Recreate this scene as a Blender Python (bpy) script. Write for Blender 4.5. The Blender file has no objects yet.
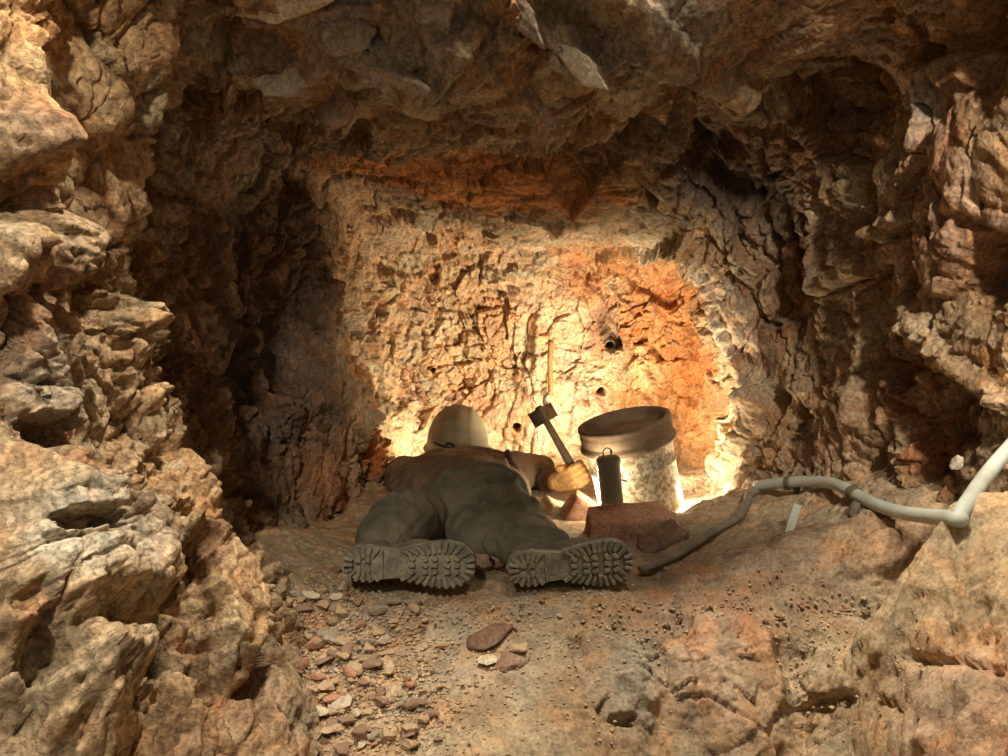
import bpy, bmesh, math, random
import numpy as np
from mathutils import Vector, Matrix, Euler

# ------------------------------------------------------------------ camera, world, lights, exposure
SC = bpy.context.scene
COL = SC.collection
F = 850.0                      # focal length in pixels of the 1008 x 756 frame
CAMZ = 0.70
PITCH = math.radians(5.24)
cam_d = bpy.data.cameras.new('camera')
cam_d.sensor_width = 36.0
cam_d.lens = F / 1008 * 36.0
cam_d.clip_start = 0.02
cam = bpy.data.objects.new('camera', cam_d)
cam.location = (0, 0, CAMZ)
cam.rotation_euler = (math.radians(90) - PITCH, 0, 0)
COL.objects.link(cam)
SC.camera = cam

SC.view_settings.view_transform = 'Standard'
SC.view_settings.look = 'None'
SC.view_settings.gamma = 1.0
SC.view_settings.use_curve_mapping = False
SC.view_settings.exposure = 1.18

world = bpy.data.worlds.new('mine_dark')
SC.world = world
world.use_nodes = True
world.node_tree.nodes['Background'].inputs[0].default_value = (1.0, 0.86, 0.70, 1)
world.node_tree.nodes['Background'].inputs[1].default_value = 0.015


def lamp(name, kind, loc, power, color, size=0.1, target=None, spot=None, blend=0.5, size_y=None):
    d = bpy.data.lights.new(name, kind)
    d.energy = power
    d.color = color
    if kind == 'AREA':
        d.size = size
        if size_y:
            d.shape = 'RECTANGLE'
            d.size_y = size_y
    else:
        d.shadow_soft_size = size
    if kind == 'SPOT':
        d.spot_size = math.radians(spot)
        d.spot_blend = blend
    o = bpy.data.objects.new(name, d)
    o.location = loc
    if target is not None:
        v = Vector(target) - Vector(loc)
        o.rotation_euler = v.to_track_quat('-Z', 'Y').to_euler()
    COL.objects.link(o)
    return o


# roof lamp of the main drive; the spots and the fill are added lights
lamp('drive_or_fill_light', 'AREA', (0.10, 1.27, 2.70), 38, (1.0, 0.88, 0.70), 0.22, target=(0.1, 1.7, 0.0))
lamp('drive_or_fill_light', 'SPOT', (-0.55, -0.25, 1.90), 74, (1.0, 0.87, 0.68), 0.06, target=(-0.98, 1.35, 0.45), spot=54, blend=0.6)  # added spot, brightens the left outcrop
lamp('drive_or_fill_light', 'SPOT', (0.45, 0.80, 2.55), 34, (1.0, 0.90, 0.73), 0.06, target=(1.12, 1.85, 0.50), spot=62, blend=0.6)  # added spot, brightens the right wall and mound
lamp('drive_or_fill_light', 'SPOT', (0.92, 0.15, 1.65), 78, (1.0, 0.90, 0.75), 0.06, target=(1.30, 1.8, 0.95), spot=54, blend=0.6)  # added spot, brightens the upper right wall
lamp('drive_or_fill_light', 'AREA', (0.1, -0.6, 1.5), 1.0, (0.95, 0.90, 0.80), 0.5, target=(0.0, 2.2, 0.7))  # added weak fill from the camera side

rng = np.random.default_rng(7)
random.seed(7)

# ------------------------------------------------------------------ helpers
FW = np.array([0, math.cos(PITCH), -math.sin(PITCH)])
UP = np.array([0, math.sin(PITCH), math.cos(PITCH)])
RT = np.array([1.0, 0, 0])


def W(px, py, Y):
    """point of the place seen at photo pixel (px, py), Y metres in front of the camera"""
    d = FW + (px - 504) / F * RT + (378 - py) / F * UP
    t = Y / d[1]
    return np.array([0, 0, CAMZ]) + t * d


def proj(P):
    q = P - np.array([0, 0, CAMZ])
    z = q @ FW
    z = np.where(np.abs(z) < 1e-3, 1e-3, z)
    return 504 + F * (q @ RT) / z, 378 - F * (q @ UP) / z, z


_perm = np.random.default_rng(11).permutation(4096).astype(np.int64)
_grad = np.random.default_rng(12).normal(size=(4096, 3))
_grad /= np.linalg.norm(_grad, axis=1)[:, None]
_rnd = np.random.default_rng(13).random(size=(4096, 6))


def _hash(i, j, k):
    return _perm[(_perm[(_perm[i & 4095] + j) & 4095] + k) & 4095]


def perlin(P, s=1.0, seed=0.0):
    P = P * s + seed
    i0 = np.floor(P).astype(np.int64)
    f = P - i0
    u = f * f * f * (f * (f * 6 - 15) + 10)
    out = np.zeros(len(P))
    for a in (0, 1):
        for b in (0, 1):
            for c in (0, 1):
                g = _grad[_hash(i0[:, 0] + a, i0[:, 1] + b, i0[:, 2] + c)]
                dd = (g[:, 0] * (f[:, 0] - a) + g[:, 1] * (f[:, 1] - b) + g[:, 2] * (f[:, 2] - c))
                w = (u[:, 0] if a else 1 - u[:, 0]) * (u[:, 1] if b else 1 - u[:, 1]) * (u[:, 2] if c else 1 - u[:, 2])
                out += w * dd
    return out * 1.6


def fbm(P, s, n=3, seed=0.0):
    o = np.zeros(len(P))
    a = 1.0
    for k in range(n):
        o += a * perlin(P, s * 2.03 ** k, seed + 17.3 * k)
        a *= 0.5
    return o


def facets(P, s, seed=0.0, tilt=1.0):
    """fractured rock: every cell is a plane of its own tilt and step. returns height, cell random, crack distance"""
    P = P * s + seed
    i0 = np.floor(P).astype(np.int64)
    n = len(P)
    d1 = np.full(n, 9.0); d2 = np.full(n, 9.0)
    h = np.zeros(n); cr = np.zeros(n)
    for a in (-1, 0, 1):
        for b in (-1, 0, 1):
            for c in (-1, 0, 1):
                ci = i0 + np.array([a, b, c])
                hs = _hash(ci[:, 0], ci[:, 1], ci[:, 2])
                r = _rnd[hs]
                v = P - (ci + r[:, :3])
                d = np.sqrt((v * v).sum(1))
                hh = (v * (_grad[(hs * 7 + 5) & 4095])).sum(1) * tilt + 0.55 * (r[:, 3] - 0.5)
                m = d < d1
                d2 = np.where(m, d1, np.minimum(d2, d))
                h = np.where(m, hh, h)
                cr = np.where(m, r[:, 4], cr)
                d1 = np.where(m, d, d1)
    facets.d1 = d1
    return h, cr, d2 - d1


def sstep(a, b, x):
    t = np.clip((x - a) / (b - a), 0, 1)
    return t * t * (3 - 2 * t)


def cr_interp(A, n, axis):
    """Catmull-Rom along an axis; n samples per span (int or list)"""
    A = np.moveaxis(A, axis, 0)
    k = len(A)
    ns = [n] * (k - 1) if isinstance(n, int) else n
    E = np.concatenate([(2 * A[:1] - A[1:2]), A, (2 * A[-1:] - A[-2:-1])])
    out = []
    for i in range(k - 1):
        t = np.arange(ns[i]) / ns[i]
        t = t.reshape((-1,) + (1,) * (A.ndim - 1))
        p0, p1, p2, p3 = E[i], E[i + 1], E[i + 2], E[i + 3]
        c = 0.5 * ((2 * p1) + (-p0 + p2) * t + (2 * p0 - 5 * p1 + 4 * p2 - p3) * t ** 2 + (-p0 + 3 * p1 - 3 * p2 + p3) * t ** 3)
        out.append(c)
    out.append(A[-1:])
    return np.moveaxis(np.concatenate(out), 0, axis)


def mesh_np(name, V, Q, mat, tint=None, parent=None, smooth=True):
    me = bpy.data.meshes.new(name)
    V = np.asarray(V, dtype=np.float32)
    Q = np.asarray(Q, dtype=np.int32)
    me.vertices.add(len(V))
    me.vertices.foreach_set('co', V.ravel())
    k = Q.shape[1]
    me.loops.add(Q.size)
    me.loops.foreach_set('vertex_index', Q.ravel())
    me.polygons.add(len(Q))
    me.polygons.foreach_set('loop_start', np.arange(0, Q.size, k, dtype=np.int32))
    me.polygons.foreach_set('use_smooth', np.full(len(Q), smooth))
    if tint is not None:
        ca = me.attributes.new('tint', 'FLOAT_COLOR', 'POINT')
        c4 = np.ones((len(V), 4), dtype=np.float32)
        c4[:, :3] = tint
        ca.data.foreach_set('color', c4.ravel())
    me.update(calc_edges=True)
    me.materials.append(mat)
    o = bpy.data.objects.new(name, me)
    COL.objects.link(o)
    if parent:
        o.parent = parent
    return o


def bm_obj(name, bm, mat, parent=None, smooth=True, loc=None):
    me = bpy.data.meshes.new(name)
    bmesh.ops.recalc_face_normals(bm, faces=bm.faces)
    bm.to_mesh(me)
    bm.free()
    me.materials.append(mat)
    if smooth:
        me.polygons.foreach_set('use_smooth', [True] * len(me.polygons))
    o = bpy.data.objects.new(name, me)
    COL.objects.link(o)
    if parent:
        o.parent = parent
    if loc is not None:
        o.location = loc
    return o


def grid_normals(G):
    du = np.gradient(G, axis=0)
    dv = np.gradient(G, axis=1)
    n = np.cross(du, dv)
    l = np.linalg.norm(n, axis=2)[..., None]
    return n / np.maximum(l, 1e-9)


def quads(nu, nv):
    idx = np.arange(nu * nv).reshape(nu, nv)
    return np.stack([idx[:-1, :-1], idx[1:, :-1], idx[1:, 1:], idx[:-1, 1:]], -1).reshape(-1, 4)


def tag(o, label=None, cat=None, group=None, kind=None):
    if label: o['label'] = label
    if cat: o['category'] = cat
    if group: o['group'] = group
    if kind: o['kind'] = kind
    return o


def empty(name, loc, label=None, cat=None, group=None):
    o = bpy.data.objects.new(name, None)
    o.empty_display_size = 0.05
    o.location = loc
    COL.objects.link(o)
    return tag(o, label, cat, group)


# ------------------------------------------------------------------ materials
def new_mat(name):
    m = bpy.data.materials.new(name)
    m.use_nodes = True
    nt = m.node_tree
    b = nt.nodes['Principled BSDF']
    return m, nt, b


def N(nt, t, **kw):
    n = nt.nodes.new(t)
    for k, v in kw.items():
        setattr(n, k, v)
    return n


def rock_mat(name, bump=1.0, use_tint=True, base=(0.4, 0.3, 0.2), contrast=1.0):
    m, nt, b = new_mat(name)
    L = nt.links.new
    tc = N(nt, 'ShaderNodeTexCoord')
    if use_tint:
        at = N(nt, 'ShaderNodeAttribute', attribute_name='tint')
        csrc = at.outputs['Color']
    else:
        rgb = N(nt, 'ShaderNodeRGB'); rgb.outputs[0].default_value = (*base, 1)
        csrc = rgb.outputs[0]
    n1 = N(nt, 'ShaderNodeTexNoise'); n1.inputs['Scale'].default_value = 16; n1.inputs['Detail'].default_value = 9
    n1.inputs['Roughness'].default_value = 0.72
    L(tc.outputs['Object'], n1.inputs['Vector'])
    r1 = N(nt, 'ShaderNodeMapRange')
    r1.inputs[1].default_value = 0.34; r1.inputs[2].default_value = 0.68
    r1.inputs[3].default_value = 1 - 0.30 * contrast; r1.inputs[4].default_value = 1 + 0.28 * contrast
    L(n1.outputs['Fac'], r1.inputs[0])
    mul = N(nt, 'ShaderNodeVectorMath', operation='SCALE')
    L(csrc, mul.inputs[0]); L(r1.outputs[0], mul.inputs['Scale'])
    # hue wander between iron red and grey clay
    n2 = N(nt, 'ShaderNodeTexNoise'); n2.inputs['Scale'].default_value = 9; n2.inputs['Detail'].default_value = 6
    L(tc.outputs['Object'], n2.inputs['Vector'])
    rp = N(nt, 'ShaderNodeValToRGB')
    rp.color_ramp.elements[0].position = 0.36; rp.color_ramp.elements[0].color = (1.08, 0.93, 0.82, 1)
    rp.color_ramp.elements[1].position = 0.62; rp.color_ramp.elements[1].color = (1.0, 1.02, 1.03, 1)
    L(n2.outputs['Fac'], rp.inputs[0])
    mm = N(nt, 'ShaderNodeVectorMath', operation='MULTIPLY')
    L(mul.outputs[0], mm.inputs[0]); L(rp.outputs[0], mm.inputs[1])
    # fine dark grit specks
    n3 = N(nt, 'ShaderNodeTexNoise'); n3.inputs['Scale'].default_value = 130; n3.inputs['Detail'].default_value = 5
    L(tc.outputs['Object'], n3.inputs['Vector'])
    r3 = N(nt, 'ShaderNodeMapRange')
    r3.inputs[1].default_value = 0.36; r3.inputs[2].default_value = 0.55
    r3.inputs[3].default_value = 0.74; r3.inputs[4].default_value = 1.08
    L(n3.outputs['Fac'], r3.inputs[0])
    m3 = N(nt, 'ShaderNodeVectorMath', operation='SCALE')
    L(mm.outputs[0], m3.inputs[0]); L(r3.outputs[0], m3.inputs['Scale'])
    L(m3.outputs[0], b.inputs['Base Color'])
    b.inputs['Roughness'].default_value = 0.92
    b.inputs['Specular IOR Level'].default_value = 0.2
    nb = N(nt, 'ShaderNodeTexNoise'); nb.inputs['Scale'].default_value = 70; nb.inputs['Detail'].default_value = 8
    nb.inputs['Roughness'].default_value = 0.65
    L(tc.outputs['Object'], nb.inputs['Vector'])
    vo = N(nt, 'ShaderNodeTexVoronoi', feature='F1'); vo.inputs['Scale'].default_value = 55
    wp = N(nt, 'ShaderNodeVectorMath', operation='MULTIPLY_ADD')
    L(nb.outputs['Color'], wp.inputs[0]); wp.inputs[1].default_value = (0.03, 0.03, 0.03); L(tc.outputs['Object'], wp.inputs[2])
    L(wp.outputs[0], vo.inputs['Vector'])
    b1 = N(nt, 'ShaderNodeBump'); b1.inputs['Strength'].default_value = 0.8 * bump; b1.inputs['Distance'].default_value = 0.02
    L(nb.outputs['Fac'], b1.inputs['Height'])
    b2 = N(nt, 'ShaderNodeBump'); b2.inputs['Strength'].default_value = 0.45 * bump; b2.inputs['Distance'].default_value = 0.008
    L(vo.outputs['Distance'], b2.inputs['Height']); L(b1.outputs[0], b2.inputs['Normal'])
    L(b2.outputs[0], b.inputs['Normal'])
    return m


def simple_mat(name, col, rough=0.8, metal=0.0, col2=None, scale=12, bump=0.0, bscale=60, detail=5, lo=0.4, hi=0.62, stretch=None):
    m, nt, b = new_mat(name)
    L = nt.links.new
    b.inputs['Roughness'].default_value = rough
    b.inputs['Metallic'].default_value = metal
    tc = N(nt, 'ShaderNodeTexCoord')
    vec = tc.outputs['Object']
    if stretch:
        mp = N(nt, 'ShaderNodeMapping'); mp.inputs['Scale'].default_value = stretch
        L(vec, mp.inputs[0]); vec = mp.outputs[0]
    if col2 is not None:
        n = N(nt, 'ShaderNodeTexNoise'); n.inputs['Scale'].default_value = scale; n.inputs['Detail'].default_value = detail
        n.inputs['Roughness'].default_value = 0.65
        L(vec, n.inputs['Vector'])
        rp = N(nt, 'ShaderNodeValToRGB')
        rp.color_ramp.elements[0].position = lo; rp.color_ramp.elements[0].color = (*col, 1)
        rp.color_ramp.elements[1].position = hi; rp.color_ramp.elements[1].color = (*col2, 1)
        L(n.outputs['Fac'], rp.inputs[0]); L(rp.outputs[0], b.inputs['Base Color'])
    else:
        b.inputs['Base Color'].default_value = (*col, 1)
    if bump:
        n = N(nt, 'ShaderNodeTexNoise'); n.inputs['Scale'].default_value = bscale; n.inputs['Detail'].default_value = 5
        L(vec, n.inputs['Vector'])
        bb = N(nt, 'ShaderNodeBump'); bb.inputs['Strength'].default_value = bump; bb.inputs['Distance'].default_value = 0.006
        L(n.outputs['Fac'], bb.inputs['Height']); L(bb.outputs[0], b.inputs['Normal'])
    return m


M_ROCK = rock_mat('mine_rock')
M_SOIL = rock_mat('mine_floor_dirt', bump=0.55, contrast=0.8)

# ------------------------------------------------------------------ rock shell: a loft from the main drive, through the dark
# chamber, over the lip of the lit niche to its working face
# columns run from the floor on the left over the roof to the floor on the right; stages run inwards
C0 = [  # stage 0 in metres (wall of the main drive beside and above the camera)
    (-1.5, -0.6, -0.9), (-1.5, -0.6, -0.1), (-1.6, -0.6, 0.5), (-1.7, -0.6, 1.1), (-1.8, -0.2, 1.8), (-1.5, 0.9, 3.0),
    (-0.6, 1.55, 3.3), (0.1, 1.65, 3.35), (0.9, 1.7, 3.3), (1.9, 1.1, 3.0), (2.2, -0.2, 1.9), (2.2, -0.5, 1.0), (2.1, -0.6, 0.2), (1.9, -0.6, -0.9)]
CP = [  # stages 1..9 as seen in the photo, with metres of depth
    [(-150, 1000, .80), (300, 790, 1.35), (285, 690, 1.75), (285, 640, 2.2), (330, 600, 2.6), (370, 585, 2.8), (385, 580, 3.1), (410, 570, 3.5), (530, 540, 3.75)],
    [(-150, 700, .95), (180, 640, 1.38), (266, 600, 1.60), (266, 565, 2.10), (312, 545, 2.5), (352, 525, 2.80), (378, 520, 3.1), (405, 510, 3.5), (460, 470, 3.75)],
    [(-120, 520, 1.05), (110, 500, 1.45), (205, 490, 1.65), (195, 480, 2.0), (265, 470, 2.45), (330, 455, 2.78), (366, 450, 3.1), (392, 445, 3.5), (455, 430, 3.75)],
    [(-120, 350, 1.10), (60, 340, 1.45), (128, 330, 1.66), (100, 335, 2.0), (210, 340, 2.45), (318, 345, 2.80), (350, 350, 3.15), (372, 360, 3.55), (440, 375, 3.78)],
    [(-100, 170, 1.10), (60, 175, 1.45), (128, 180, 1.66), (112, 190, 2.0), (225, 205, 2.45), (318, 225, 2.80), (345, 245, 3.15), (368, 275, 3.55), (435, 330, 3.78)],
    [(-60, -150, 1.25), (120, -20, 1.50), (190, 40, 1.66), (190, 80, 2.0), (258, 130, 2.4), (322, 176, 2.78), (345, 200, 3.15), (378, 228, 3.55), (445, 305, 3.78)],
    [(240, -260, 1.50), (320, -30, 1.60), (345, 72, 1.68), (340, 105, 2.0), (352, 140, 2.4), (385, 178, 2.78), (400, 202, 3.15), (425, 225, 3.55), (475, 300, 3.78)],
    [(520, -300, 1.52), (520, -50, 1.60), (530, 78, 1.68), (530, 112, 2.0), (522, 150, 2.4), (510, 195, 2.78), (505, 220, 3.15), (505, 245, 3.55), (525, 305, 3.78)],
    [(780, -260, 1.58), (740, -30, 1.68), (715, 60, 1.80), (690, 100, 2.1), (655, 150, 2.45), (615, 205, 2.80), (605, 230, 3.15), (595, 255, 3.55), (570, 305, 3.78)],
    [(1120, -120, 1.45), (985, -20, 1.72), (905, 20, 1.98), (850, 70, 2.2), (760, 140, 2.5), (680, 232, 2.84), (672, 246, 3.15), (650, 268, 3.55), (598, 320, 3.78)],
    [(1160, 140, 1.50), (985, 160, 1.78), (890, 170, 2.05), (858, 180, 2.25), (795, 215, 2.58), (712, 285, 2.86), (715, 290, 3.15), (682, 305, 3.55), (612, 345, 3.78)],
    [(1160, 330, 1.50), (985, 330, 1.80), (905, 330, 2.05), (865, 330, 2.28), (815, 350, 2.55), (758, 385, 2.78), (745, 375, 3.1), (710, 380, 3.5), (625, 385, 3.75)],
    [(1160, 520, 1.45), (995, 500, 1.82), (920, 485, 2.05), (868, 475, 2.22), (810, 470, 2.45), (745, 478, 2.66), (738, 470, 3.0), (705, 465, 3.45), (630, 440, 3.75)],
    [(1160, 1000, 1.3), (1000, 800, 1.75), (930, 680, 2.0), (880, 640, 2.2), (800, 610, 2.4), (695, 590, 2.60), (690, 580, 3.0), (660, 565, 3.4), (530, 540, 3.75)],
]
ctrl = np.zeros((len(CP), 11, 3))
for i, col in enumerate(CP):
    ctrl[i, 0] = C0[i]
    for j, (px, py, Y) in enumerate(col):
        ctrl[i, j + 1] = W(px, py, Y)
    ctrl[i, 10] = W(535, 375, 3.82)
NS = [60, 150, 150, 70, 110, 110, 80, 90, 110, 110]   # samples per stage span
NC = [60] + [84] * 11 + [50]
G = cr_interp(ctrl, NC, 0)
G = cr_interp(G, NS, 1)
nu, nv = G.shape[:2]
SU = np.repeat(np.cumsum([0] + NC), 1)
P = G.reshape(-1, 3).copy()
Nn = grid_normals(G).reshape(-1, 3)
cdir = (np.array([0, 0, CAMZ + 0.1]) + np.array([0, 1.6, 0])) - P
# normals point into the open space
flip = np.sign((Nn * (np.array([0.02, 2.3, 0.75]) - P)).sum(1))
# use a consistent orientation for the whole shell
Nn *= 1.0 if np.median(flip) > 0 else -1.0
Gp = P.copy()
gx, gy, gz = proj(Gp)
stage = np.tile(np.arange(nv), nu)
s_cum = np.cumsum([0] + NS)


def stage_at(k):
    return s_cum[k]


def surf(px, py, r=7):
    """nearest visible point of the smooth shell at a photo pixel"""
    m = np.where((np.abs(gx - px) < r) & (np.abs(gy - py) < r) & (gz > 0.3))[0]
    if len(m) == 0:
        return surf(px, py, r * 2) if r < 200 else W(px, py, 2.0)
    zmin = gz[m].min()
    m = m[gz[m] < zmin + 0.12]
    k = m[np.argmin((gx[m] - px) ** 2 + (gy[m] - py) ** 2)]
    return Gp[k].copy()


def at_px(px, py, r=7):
    p = surf(px, py, r)
    return W(px, py, p[1])


# --- large shapes: bumps (metres outwards) given as (points, radius, height, sharpness)
def seg_dist(Q, pts):
    d = np.full(len(Q), 1e9)
    pts = [np.asarray(p) for p in pts]
    if len(pts) == 1:
        return np.linalg.norm(Q - pts[0], axis=1)
    for a, b in zip(pts[:-1], pts[1:]):
        ab = b - a
        t = np.clip(((Q - a) @ ab) / max(ab @ ab, 1e-9), 0, 1)
        d = np.minimum(d, np.linalg.norm(Q - (a + t[:, None] * ab), axis=1))
    return d


FEAT = [
    ([(120, 290)], .11, -.10, .4),  # (pixels along the feature, radius m, height m, edge hardness 0..1)
    # left outcrop
    ([(60, 560), (50, 600)], .17, .13, .7), ([(150, 640)], .06, -.11, .3), ([(185, 560), (200, 640), (215, 690)], .035, -.08, .3),
    ([(215, 575), (230, 610)], .11, .09, .6), ([(262, 655), (258, 690)], .035, -.07, .4),
    ([(140, 480), (165, 540)], .05, .05, .5), ([(60, 500), (180, 520)], .02, -.05, .3), ([(20, 435), (45, 440)], .03, -.10, .6),
    ([(175, 440), (140, 480)], .03, -.06, .4), ([(40, 270), (95, 300)], .06, -.07, .3), ([(60, 240), (15, 255)], .06, .06, .6),
    ([(0, 190), (50, 200)], .06, -.09, .3), ([(130, 225), (110, 330), (125, 400)], .035, .05, .5),
    ([(45, 545), (0, 540)], .02, -.07, .5), ([(20, 680), (70, 660), (130, 650)], .05, -.09, .4), ([(80, 700)], .09, .07, .5),
    ([(170, 700), (165, 740)], .04, -.06, .4), ([(30, 150)], .07, .05, .5), ([(100, 100)], .08, .05, .5), ([(150, 110), (170, 60)], .04, -.06, .4),
    # chamber left wall ribs
    ([(215, 230), (240, 330), (290, 420)], .05, .06, .4), ([(175, 300), (195, 400), (240, 500)], .05, .05, .4),
    ([(265, 300), (280, 380)], .06, -.09, .4), ([(300, 200), (330, 300)], .04, .05, .4),
    # lintel and roof ledges
    ([(235, 30), (330, 25)], .10, -.10, .8), ([(225, 20), (238, 100)], .015, .05, .5), ([(250, 95), (320, 60)], .03, .05, .5),
    ([(330, 40), (400, 75), (430, 95)], .035, .06, .6), ([(310, 80), (380, 110)], .04, .04, .6),
    ([(240, 2), (380, 12)], .02, .07, .6), ([(430, 90), (480, 55), (500, 60)], .06, .06, .7),
    ([(500, 0), (545, 40), (600, 78)], .016, .07, .6), ([(470, 20), (520, 60)], .05, -.06, .5), ([(560, 20), (600, 40)], .07, -.12, .6),
    ([(500, 60), (520, 95), (560, 135)], .013, .05, .6), ([(545, 120), (590, 95)], .010, .04, .6),
    ([(630, 10), (670, 50), (740, 85)], .035, .09, .6), ([(680, 90), (720, 150)], .07, -.10, .4),
    ([(370, 110), (350, 150)], .04, -.05, .5),
    ([(610, 150), (655, 200)], .012, .06, .6), ([(600, 165), (575, 205)], .012, .05, .5), ([(545, 165), (570, 205)], .010, .04, .5),
    ([(690, 160), (740, 190)], .07, -.10, .4), ([(620, 215), (640, 230)], .03, -.05, .4),
    ([(600, 255), (650, 252), (690, 238)], .018, .07, .6),
    ([(330, 185), (430, 190)], .025, -.09, .4),
    # niche left rim and shadowed pockets
    ([(352, 300), (362, 330)], .04, -.12, .5), ([(360, 420), (385, 460)], .05, .04, .4),
    ([(380, 225), (420, 215)], .07, .06, .7), ([(430, 240)], .03, -.07, .5), ([(385, 280), (400, 285)], .05, .05, .7), ([(370, 295), (372, 320)], .03, -.06, .5),
    ([(606, 325), (612, 345)], .035, -.10, .4), ([(430, 368), (470, 362)], .012, -.04, .4), ([(520, 300), (560, 310)], .08, .025, .5),
    ([(595, 400), (560, 400)], .09, .03, .8), ([(640, 370), (650, 400)], .06, .05, .7), ([(675, 300), (670, 270)], .05, -.06, .5),
    ([(690, 440), (680, 480)], .05, .04, .6), ([(700, 350), (690, 400)], .04, -.05, .4),
    # niche right lip
    ([(690, 250), (712, 300), (735, 350), (765, 400)], .04, .05, .5), ([(765, 400), (745, 450), (715, 510), (700, 530)], .05, .06, .5),
    ([(780, 400), (800, 420)], .05, -.06, .5),
    # right wall ribs and hollows
    ([(785, 230), (810, 330), (830, 430)], .015, -.06, .5), ([(820, 200), (825, 330)], .03, .04, .4), ([(850, 260), (870, 330), (870, 420)], .018, .045, .5),
    ([(878, 230), (900, 300), (960, 370), (1000, 400)], .025, .04, .4), ([(905, 380), (920, 430), (930, 460)], .07, -.06, .5),
    ([(1000, 262), (985, 290)], .055, -.13, .5), ([(910, 55), (1000, 40)], .02, -.03, .6), ([(925, 90), (985, 60)], .04, .04, .7), ([(960, 160), (930, 240)], .12, .03, .8),
    ([(1000, 10), (1000, 70)], .05, -.05, .6),
]
print('shell verts', len(P))
Dsp = np.zeros(len(P))
for pts, r, h, hard in FEAT:
    wp = [at_px(*q) for q in pts]
    lo = np.min(wp, 0) - r * 2.2; hi = np.max(wp, 0) + r * 2.2
    m = np.where(((P > lo) & (P < hi)).all(1))[0]
    if len(m) == 0:
        continue
    wob = 1 + 0.35 * perlin(P[m], 1.3 / r, 3.0) + 0.15 * perlin(P[m], 4 / r, 9.0)
    d = seg_dist(P[m], wp) / (r * wob)
    k = 1 - sstep(hard * 0.8, 1.25, d)
    Dsp[m] += h * k

HOLES = [(602, 392, .021), (517, 428, .021), (612, 346, .018), (433, 370, .010)]
# --- rough rock relief
st01 = stage / (nv - 1)
Wp = P + 0.035 * np.stack([perlin(P, 5, 1.), perlin(P, 5, 21.), perlin(P, 5, 41.)], 1)
Wp += 0.005 * np.stack([perlin(P, 30, 5.), perlin(P, 30, 25.), perlin(P, 30, 45.)], 1)
AN = Wp * np.array([1.0, 1.0, 0.62])      # joints lean to the vertical
f1, c1, e1 = facets(AN, 4.2, 3.1, 0.9)
f2, c2, e2 = facets(AN, 10.0, 7.7, 1.0)
kn1 = 0.6 - facets.d1 ** 1.5
f3, c3, e3 = facets(Wp, 24.0, 13.7, 1.0)
kn2 = 0.6 - facets.d1 ** 1.5
f4, c4, e4 = facets((P + .004 * perlin(P, 60, 3.)[:, None]) * np.array([1, 1, .42]), 42.0, 3.7, 1.0)
lowf = fbm(P, 2.2, 3, 5.0)
amp = np.ones(len(P))
back = sstep(stage_at(7), stage_at(8), stage)
amp *= 1 - 0.45 * back
amp *= 1 - 0.40 * sstep(stage_at(4), stage_at(5), stage) * (P[:, 2] > 0.9)
amp *= 0.70 + 0.38 * sstep(stage_at(2), stage_at(4), stage)
rough = 0.55 + 0.9 * sstep(-0.25, 0.35, perlin(P, 2.6, 77.))    # smooth slabs next to broken ground
rough *= 1 - 0.45 * (sstep(.80, .95, P[:, 0]) * sstep(.55, .75, P[:, 2]) * (stage < stage_at(4)))
front = 1 - sstep(stage_at(2) + 40, stage_at(3), stage)
lint = (1 - sstep(stage_at(3) + 30, stage_at(4) + 30, stage)) * sstep(-.62, -.45, P[:, 0]) * (1 - sstep(.75, .95, P[:, 0])) * sstep(.9, 1.05, P[:, 2])
amp *= 1 - 0.66 * lint
Dsp *= 1 - 0.45 * lint
lip = np.exp(-((stage - stage_at(6)) / 60.0) ** 2)
amp *= 1 - 0.5 * lip
leftf = front * (P[:, 0] < 0)
amp *= 1 - 0.25 * leftf
rel = (0.055 * lowf + 0.060 * f1 + 0.040 * f2 * rough + 0.020 * f3 * rough
       - (1 - .9 * back) * (0.028 * (1 - sstep(0, 0.07, e1)) + 0.013 * (1 - sstep(0, 0.10, e2)) * rough) + back * (-0.012 * (1 - sstep(0, .09, e2)) + 0.015 * f2 + 0.012 * f3 + 0.006 * f4 * rough + .006 * fbm(P * np.array([1, 1, .5]), 26, 2, 4.)) - 0.005 * (1 - sstep(0, 0.12, e3)) * rough
       + (0.050 * kn1 + 0.022 * kn2) * (1 - .85 * back) * (.35 + .65 * leftf) * sstep(-.25, .15, perlin(P, 4.1, 31.)) + 0.010 * fbm(P, 22, 2, 9.) + 0.0055 * fbm(P, 70, 2, 2.) * rough)
# keep relief modest where the smooth shell folds hard
Dsp += rel * amp
# smooth the shell normals a little
Dsp = Dsp * (1 - lint) + lint * .06 * np.tanh(Dsp / .06)
P = P + Nn * Dsp[:, None]
for (hx, hy, hr) in HOLES:
    c = at_px(hx, hy)
    d = np.hypot(P[:, 0] - c[0], P[:, 2] - c[2])
    near = (d < hr * 1.9) & (P[:, 1] > 3.0)
    yc = np.median(P[near, 1])
    kk = 1 - sstep(hr * 1.2, hr * 1.9, d[near])
    P[near, 1] = P[near, 1] * (1 - kk) + yc * kk
    m = (d < hr) & (P[:, 1] > 3.0)
    P[m, 1] = yc + 0.28


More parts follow.
